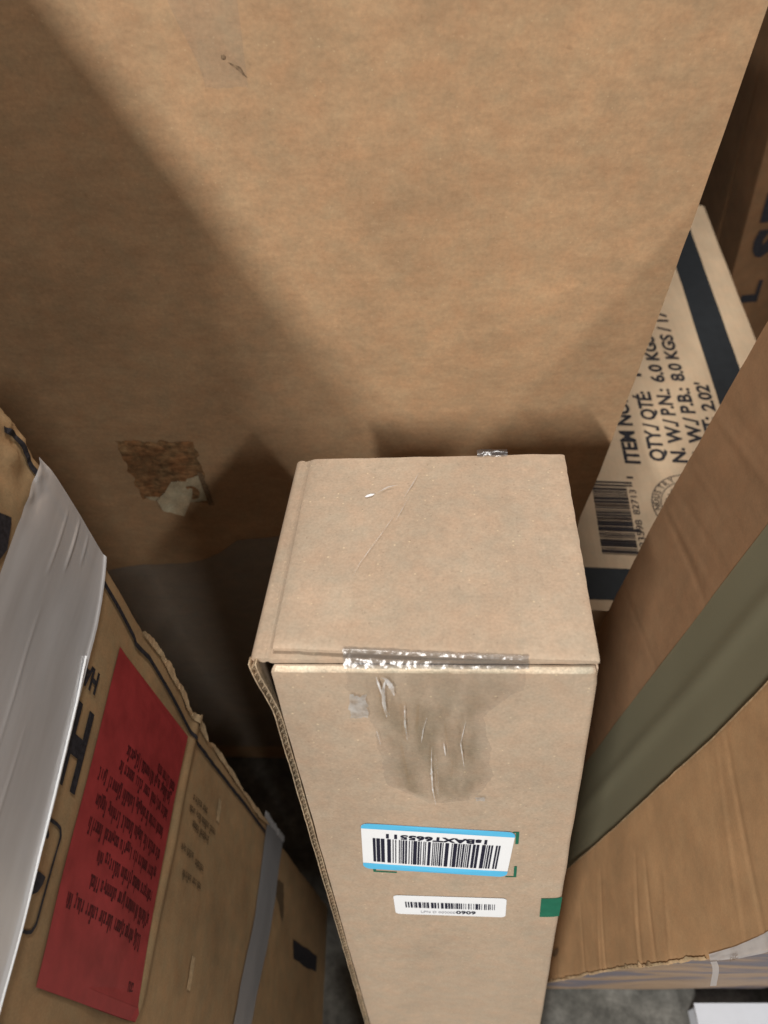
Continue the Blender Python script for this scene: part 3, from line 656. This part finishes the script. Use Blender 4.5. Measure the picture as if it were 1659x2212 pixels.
# ============================================================ carton on the right (far panel, proud near panel, olive tape)
eR = Vector((-0.07, 0, -1)).normalized(); nR = Vector((-1, 0, 0.07)).normalized(); PR = Vector((0.27, 0, CZ - 0.343))
rc = random.Random(12)
RC = [(rc.uniform(0.40, 0.95), rc.uniform(-0.45, -0.2), 0.10, rc.uniform(0.18, 0.25), rc.uniform(-0.0010, 0.0007)) for _ in range(15)]
RC += [(rc.uniform(0.15, 0.38), rc.uniform(-0.35, -0.15), 0.08, 0.25, rc.uniform(-0.0009, 0.0008)) for _ in range(6)]
RC += [(rc.uniform(-0.1, 0.75), rc.uniform(0.1, 0.3), 0.335, 0.462, rc.uniform(-0.0011, 0.0009)) for _ in range(16)]
def Rf(y, s, off=0.0):
    b = 0.0022 * nz(y * 9, s * 6, 3) + 0.0012 * math.sin((y - 0.1) * 20)
    for s0, sl, y0, y1, am in RC:
        if y0 < y < y1: b += am * math.exp(-((s - s0 - sl * (y - y0)) / 0.0026) ** 2) * math.sin((y - y0) / (y1 - y0) * math.pi) ** .6
    return PR + Vector((0, y, 0)) + eR * s + nR * (off + b)
right = thing('creased_carton', 'creased brown carton with broad olive tape down its side and blue rubbed front', 'carton', (0.42, 0.3, 0))
RT, RB = -0.13, 1.004
E2 = [(-0.2, 0.243), (0.1454, 0.2447), (0.2239, 0.2454), (0.3685, 0.2520), (0.4815, 0.2572), (0.6451, 0.2661), (1.01, 0.285)]
E3 = [(-0.2, 0.085), (0.2414, 0.1062), (0.2749, 0.1088), (0.3902, 0.1231), (0.5748, 0.1466), (0.8263, 0.1731), (1.01, 0.191)]
E1 = [(-0.2, 0.452), (0.0, 0.454), (0.1356, 0.457), (0.254, 0.4605), (0.4122, 0.455), (1.01, 0.452)]
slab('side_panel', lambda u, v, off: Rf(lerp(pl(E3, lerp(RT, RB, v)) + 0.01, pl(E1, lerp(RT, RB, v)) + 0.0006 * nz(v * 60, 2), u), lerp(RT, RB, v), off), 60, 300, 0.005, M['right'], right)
def nearpanel(u, v, off):
    s = lerp(RT, RB, v); e = 0.0010 * nz(s * 60, 1)
    y = lerp(pl(E3, s) + 0.0018 * nz(s * 35, 12) + 0.0008 * nz(s * 150, 3), pl(E2, s) + e, u)
    w = 0.0012 * max(0, 1 - u * 18) ** 2
    return Rf(y, s, 0.0045 + off - (w if off == 0 else 0))
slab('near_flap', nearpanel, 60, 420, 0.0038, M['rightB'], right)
# pale cut edge of the near flap
def cutedge(u, v, off):
    s = lerp(RT, RB, v); return Rf(pl(E2, s) + 0.0010 * nz(s * 60, 1) + 0.0002 + off, s, lerp(0.0010, 0.0046 + 0.0003 * nz(s * 80, 2), u))
slab('cut_edge', cutedge, 2, 160, 0.0006, M['cut'], right)
def olive(u, v):
    s = lerp(RT, RB, v); y = lerp(pl(E2, s) + 0.0008, pl([(0.0, 0.334), (0.0808, 0.3379), (0.3937, 0.347), (1, 0.365)], s), u)
    f = 0.0010 + 0.0022 * math.exp(-((u - 0.52) / 0.10) ** 2) + 0.0007 * nz(y * 20, s * 12, 5)
    return Rf(y, s, f)
sheet('olive_tape', olive, 40, 120, M['olive'], right, label='broad olive brown tape')
ribbon('cut_edge', Rf, [(pl(E2, lerp(RT, RB, i / 60)) - 0.0005 + 0.0010 * nz(lerp(RT, RB, i / 60) * 60, 1), lerp(RT, RB, i / 60)) for i in range(61)], 0.0014, M['tear'], right, 0.0050, n=160)  # pale line on the flap rim: the edge's highlight put in as colour
def rfront(u, v, off):
    s = lerp(RT, RB, v); p = Rf(pl(E3, s) + 0.002, s, 0.0); b = 0.004 * nz(u * 3, v * 8, 4)
    return p + Vector((0.012 * 0 + lerp(0.0, 0.36, u), b - off, 0.0)) + Vector((-0.002, 0, 0))
slab('front_panel', rfront, 30, 70, 0.005, M['smear'], right)
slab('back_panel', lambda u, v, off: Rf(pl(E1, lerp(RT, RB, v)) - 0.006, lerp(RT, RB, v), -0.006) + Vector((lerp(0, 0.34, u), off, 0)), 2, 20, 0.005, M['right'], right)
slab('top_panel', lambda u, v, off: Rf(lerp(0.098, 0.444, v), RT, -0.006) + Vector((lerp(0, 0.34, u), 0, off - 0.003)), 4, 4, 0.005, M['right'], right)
def rubbed(u, v):               # pale rubbed and torn rim along the near corner
    q = lerp(0.33, RB, u); w = 0.0020 + 0.0030 * max(0, nz(q * 26, 3)) + 0.0008 * nz(q * 60, 1)
    y = pl(E3, q) + 0.0018 * nz(q * 35, 12) + 0.0008 * nz(q * 150, 3)
    return Rf(y - 0.0006 + v * w, q, 0.0048 + 0.0003 * abs(nz(q * 140, v * 3)) - 0.0012 * (1 - v) ** 2)
sheet('torn_rim', rubbed, 320, 5, M['tear'], right)
rs = random.Random(9)
for s0 in (0.445, 0.468, 0.505, 0.72, 0.79):
    l = rs.uniform(0.010, 0.022); w = rs.uniform(0.003, 0.005)
    def chip(u, v, off=0.0, s0=s0, l=l, w=w):
        q = s0 + (u - .5) * l; return Rf(pl(E3, q) - 0.0004 + v * w * (1 - (2 * u - 1) ** 2) + 0.0010 * nz(u * 6, s0 * 90), q, 0.0050 + 0.0016 * (1 - v) * (1 - (2 * u - 1) ** 2) + off)
    slab('torn_fragment', chip, 9, 4, 0.0005, M['tear'], right)
def corner_tape(u, v):
    s = lerp(0.225, 0.3215, u); w = lerp(0.011, 0.0045, u); return Rf(pl(E3, s) - 0.0012 + (v - 0.15) * w, s, 0.0051 + 0.0003 * nz(u * 9, v * 3))
sheet('white_tape', corner_tape, 24, 8, M['white'], right)
def tail(u, v):
    s = lerp(0.3205, 0.3100, u); p = Rf(pl(E3, s) - 0.0015, s, 0.0058)
    return p + Vector((0.0008 * v, -0.0135 * v - 0.001, -0.012 * v * v + 0.002 * math.sin(v * 5)))
sheet('tape_end', tail, 5, 10, M['white'], right)
lettering('printed_text', 'UPC', lambda a, b, o: Rf(a, b, o + 0.0062), (0.1085, 0.286), M['stain'], right, 0.0022, (0, -1), (-1, 0), width=0.013, off=0.0008)
poly('dark_hole', lambda a, b, o: Rf(a, b, o + 0.0046), [(0.195 + 0.004 * math.cos(t * .6), 0.752 + 0.016 * math.sin(t * .6)) for t in range(10)], M['stain'], right, 0.0008)

# ============================================================ flat-topped shipping carton with the black lettering
ZI = -0.75; th = R(-3.0); cI, sI = math.cos(th), math.sin(th); PI_ = (0.30, 0.70)
def I(x, y, off=0.0):            # carton coordinates -> top face, turned three degrees
    dx, dy = x - PI_[0], y - PI_[1]; b = 0.0015 * nz(x * 12, y * 12, 3) - 0.0006 * math.exp(-((y - 0.865) / 0.006) ** 2) - 0.0005 * math.exp(-((y - 0.80) / 0.004) ** 2) * ss((x - .36) / .03)
    return Vector((PI_[0] + dx * cI - dy * sI, PI_[1] + dx * sI + dy * cI, CZ + ZI + off + b))
item = thing('shipping_carton', 'pale shipping carton with navy borders, barcode and black shipping lettering on top', 'carton', (0.40, 0.85, 0))
IX0, IX1, IY0, IY1 = 0.236, 0.546, 0.470, 1.345
slab('top_panel', lambda u, v, off: I(lerp(IX0, IX1, u), lerp(IY0, IY1, v), off - (0.002 * (max(0, 1 - u * 40) ** 2 + max(0, 1 - (1 - u) * 40) ** 2) if off == 0 else 0)), 50, 60, 0.004, M['pale'], item)
def iside(name, a, b, inw):
    def f(u, v, off):
        p = I(lerp(a[0], b[0], u), lerp(a[1], b[1], u)); q = Vector((inw[0] * cI - inw[1] * sI, inw[0] * sI + inw[1] * cI, 0))
        return Vector((p.x, p.y, lerp(0, CZ + ZI - 0.0045, v))) - q * off
    slab(name, f, 6, 6, 0.004, M['pale'], item)
iside('front_panel', (IX0 + .001, IY0 + .001), (IX1 - .001, IY0 + .001), (0, 1)); iside('side_panel', (IX0 + .0005, IY0 + .006), (IX0 + .0005, IY1), (1, 0))
iside('side_panel', (IX1 - .0005, IY0 + .006), (IX1 - .0005, IY1), (-1, 0)); iside('back_panel', (IX0 + .005, IY1 - .001), (IX1 - .005, IY1 - .001), (0, -1))
def inv(x, y):
    dx, dy = x - PI_[0], y - PI_[1]; return (PI_[0] + dx * cI + dy * sI, PI_[1] - dx * sI + dy * cI)
def strip(name, x0, x1, y0, y1, mat, n=64):
    return sheet(name, lambda u, v: I(lerp(x0, x1, u), lerp(y0, y1, v), 0.0006), n, n, mat, item)
a = inv(0.4740, 0.97); b = inv(0.5200, 0.97)
strip('navy_stripe', a[0], b[0], IY0 + 0.002, IY1 - 0.05, M['navy'])
strip('navy_stripe', IX0 + 0.001, a[0] - 0.0006, inv(0.26, 0.486)[1], inv(0.26, 0.530)[1], M['navy'])
# clear tape over the upper part of the stripe
sheet('clear_tape', lambda u, v: I(lerp(0.36, IX1 - 0.002, u), lerp(0.80, 0.868, v), 0.0012), 12, 6, M['cleartop'], item)
def iline(text, start, cap, length, bold=0.034):
    p = inv(*start); return lettering('printed_text', text, I, p, M['ink'], item, cap, (0, 1), (-1, 0), width=length, bold=bold, off=0.0007)
iline('ITEM NO.', (0.3325, 0.6955), 0.0195, 0.122)
iline('QTY./ QT\u00c9:', (0.3668, 0.7000), 0.0195, 0.134)
iline('1', (0.3685, 0.866), 0.0185, 0.006)
iline('P', (0.3690, 0.886), 0.0185, 0.013)
iline('N. W./ P.N.:', (0.3945, 0.6975), 0.0190, 0.142)
iline('6.0 KGS', (0.4000, 0.853), 0.0185, 0.104)
iline('G. W./ P.B.:', (0.4225, 0.6960), 0.0190, 0.145)
iline('8.0 KGS / 17', (0.4290, 0.855), 0.0185, 0.165)
iline('CUFT:', (0.4470, 0.7000), 0.0185, 0.082)
iline("2.02'", (0.4565, 0.794), 0.0180, 0.058)
q0, q1 = inv(0.266, 0.5505), inv(0.318, 0.663)
bl = bars(q0[1], q1[1], 40, 3)
quads('barcode', I, [(0.2655 if i not in (0, 39) else 0.2655, 0.3165 if i in (0, 1, 12, 13, 38, 39) else 0.3085, a_, b_) for i, (a_, b_) in enumerate(bl)], M['ink'], item, 0.0007)
for t, s0, w in (('8', 0.5335, 0.006), ('23598', 0.5615, 0.041), ('82713', 0.611, 0.040), ('1', 0.6705, 0.003)):
    lettering('printed_text', t, I, (0.3195, s0), M['ink'], item, 0.0085, (0, 1), (-1, 0), width=w, off=0.0008)
# round stamp
cc = (0.3905, 0.628)
def ring(r, w): return ribbon('stamp_ring', I, [(cc[0] + r * math.cos(t * math.pi / 40), cc[1] + r * math.sin(t * math.pi / 40)) for t in range(81)], w, M['ink'], item, 0.0007, n=160)
ring(0.0535, 0.0012); ring(0.0425, 0.0010)
def arc_text(text, r, cap, a_mid, per):
    for i, ch in enumerate(text):
        if ch == ' ': continue
        a = a_mid - (i - (len(text) - 1) / 2) * per         # angle round the centre, letters upright outwards
        rt = (math.sin(a), -math.cos(a)); up = (math.cos(a), math.sin(a))
        p = (cc[0] + r * up[0] - rt[0] * cap * .4, cc[1] + r * up[1] - rt[1] * cap * .4)
        lettering('printed_text', ch, I, p, M['ink'], item, cap, rt, up, off=0.0008)
arc_text('PAPER INDUSTRY CO.,', 0.0444, 0.0080, R(163), R(11.2))
arc_text('AGATE', 0.030, 0.0070, R(150), R(16))

# ============================================================ two cartons standing at the far right
def lean_carton(name, label, x, y, w, d, h, lean, yaw=0):
    Rm = Matrix.Rotation(R(lean), 3, 'Y') @ Matrix.Rotation(R(yaw), 3, 'Z')
    t = thing(name, label, 'carton', (x, y, 0.0), Rm)
    o = Vector((x, y, 0.0))
    def P(a, b, c): return o + Rm @ Vector((a, b, c))
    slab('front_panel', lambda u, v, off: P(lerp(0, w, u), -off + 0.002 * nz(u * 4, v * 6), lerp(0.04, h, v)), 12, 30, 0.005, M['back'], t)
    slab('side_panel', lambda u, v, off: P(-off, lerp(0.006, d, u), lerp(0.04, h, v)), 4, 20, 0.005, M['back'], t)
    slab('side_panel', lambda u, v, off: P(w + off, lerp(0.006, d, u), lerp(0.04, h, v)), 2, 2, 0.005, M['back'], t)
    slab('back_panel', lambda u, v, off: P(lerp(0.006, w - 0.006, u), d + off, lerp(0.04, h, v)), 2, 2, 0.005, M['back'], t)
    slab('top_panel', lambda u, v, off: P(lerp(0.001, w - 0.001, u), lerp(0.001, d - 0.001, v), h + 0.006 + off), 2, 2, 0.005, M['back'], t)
    return t, P
t1, P1 = lean_carton('brown_carton', 'plain brown carton squeezed behind, beside the black gap', 0.720, 1.45, 0.34, 0.4, 1.6, -5.2)
t2, P2 = lean_carton('brown_carton', 'brown carton with bold black letters at the far right edge', 0.718, 1.30, 0.40, 0.10, 1.5, -6.5)
def S2(a, c, off=0.0): return P2(a, -off - 0.002, c)
lettering('printed_letter', 'S', S2, (0.080, 0.515), M['ink'], t2, 0.054, (0, 1), (-1, 0), width=0.062, bold=0.06, off=0.0015)
lettering('printed_letter', 'T', S2, (0.080, 0.588), M['ink'], t2, 0.054, (0, 1), (-1, 0), width=0.058, bold=0.06, off=0.0015)
lettering('printed_letter', 'L', S2, (0.058, 0.415), M['ink'], t2, 0.030, (0, 1), (-1, 0), width=0.050, bold=0.04, off=0.0015)

# ============================================================ small white carton on the floor at the front right
wb = thing('white_carton', 'plain white carton on the floor at the bottom right corner', 'carton', (0.55, 0.06, 0))
hw = 0.035; k = (CZ - hw) / CZ
def wbx(u, v, off): return Vector((lerp(0.4525 * k + 0.002, 0.80, u), lerp(-0.14, 0.175 * k, v), hw + off + 0.001 * nz(u * 3, v * 3)))
slab('top_panel', wbx, 10, 10, 0.004, M['whitebox'], wb)
for nm, a, b, q in (('side_panel', (0.4435, -0.138), (0.4435, 0.165), (1, 0)), ('back_panel', (0.448, 0.1685), (0.798, 0.1685), (0, -1)), ('side_panel', (0.799, -0.138), (0.799, 0.155), (-1, 0)), ('front_panel', (0.448, -0.1385), (0.795, -0.1385), (0, 1))):
    slab(nm, lambda u, v, off, a=a, b=b, q=q: Vector((lerp(a[0], b[0], u) - q[0] * off, lerp(a[1], b[1], u) - q[1] * off, lerp(0.0, hw - 0.0055, v))), 3, 3, 0.003, M['whitebox'], wb)

# ============================================================ unseen tall carton added left of the view: throws the slanting shade on the big carton
oc = thing('unseen_shade_carton', 'unseen tall carton added left of the battered one to throw shade', 'carton', (-0.76, -0.05, 0))
X0, X1, Y0, Y1, ZT = -1.0, -0.50, -0.60, 0.40, CZ + 0.352
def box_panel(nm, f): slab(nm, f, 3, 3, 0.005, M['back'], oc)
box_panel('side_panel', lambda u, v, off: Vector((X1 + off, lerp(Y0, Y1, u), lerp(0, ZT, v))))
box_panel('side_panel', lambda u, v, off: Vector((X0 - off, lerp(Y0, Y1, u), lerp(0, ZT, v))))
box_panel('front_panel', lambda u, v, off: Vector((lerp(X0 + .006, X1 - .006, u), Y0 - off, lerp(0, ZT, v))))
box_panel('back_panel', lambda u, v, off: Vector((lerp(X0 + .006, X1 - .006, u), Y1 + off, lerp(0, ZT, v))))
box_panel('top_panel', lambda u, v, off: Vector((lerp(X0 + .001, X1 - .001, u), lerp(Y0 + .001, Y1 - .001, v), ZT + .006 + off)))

for o in list(bpy.data.objects):
    if 'mw' in o: del o['mw']
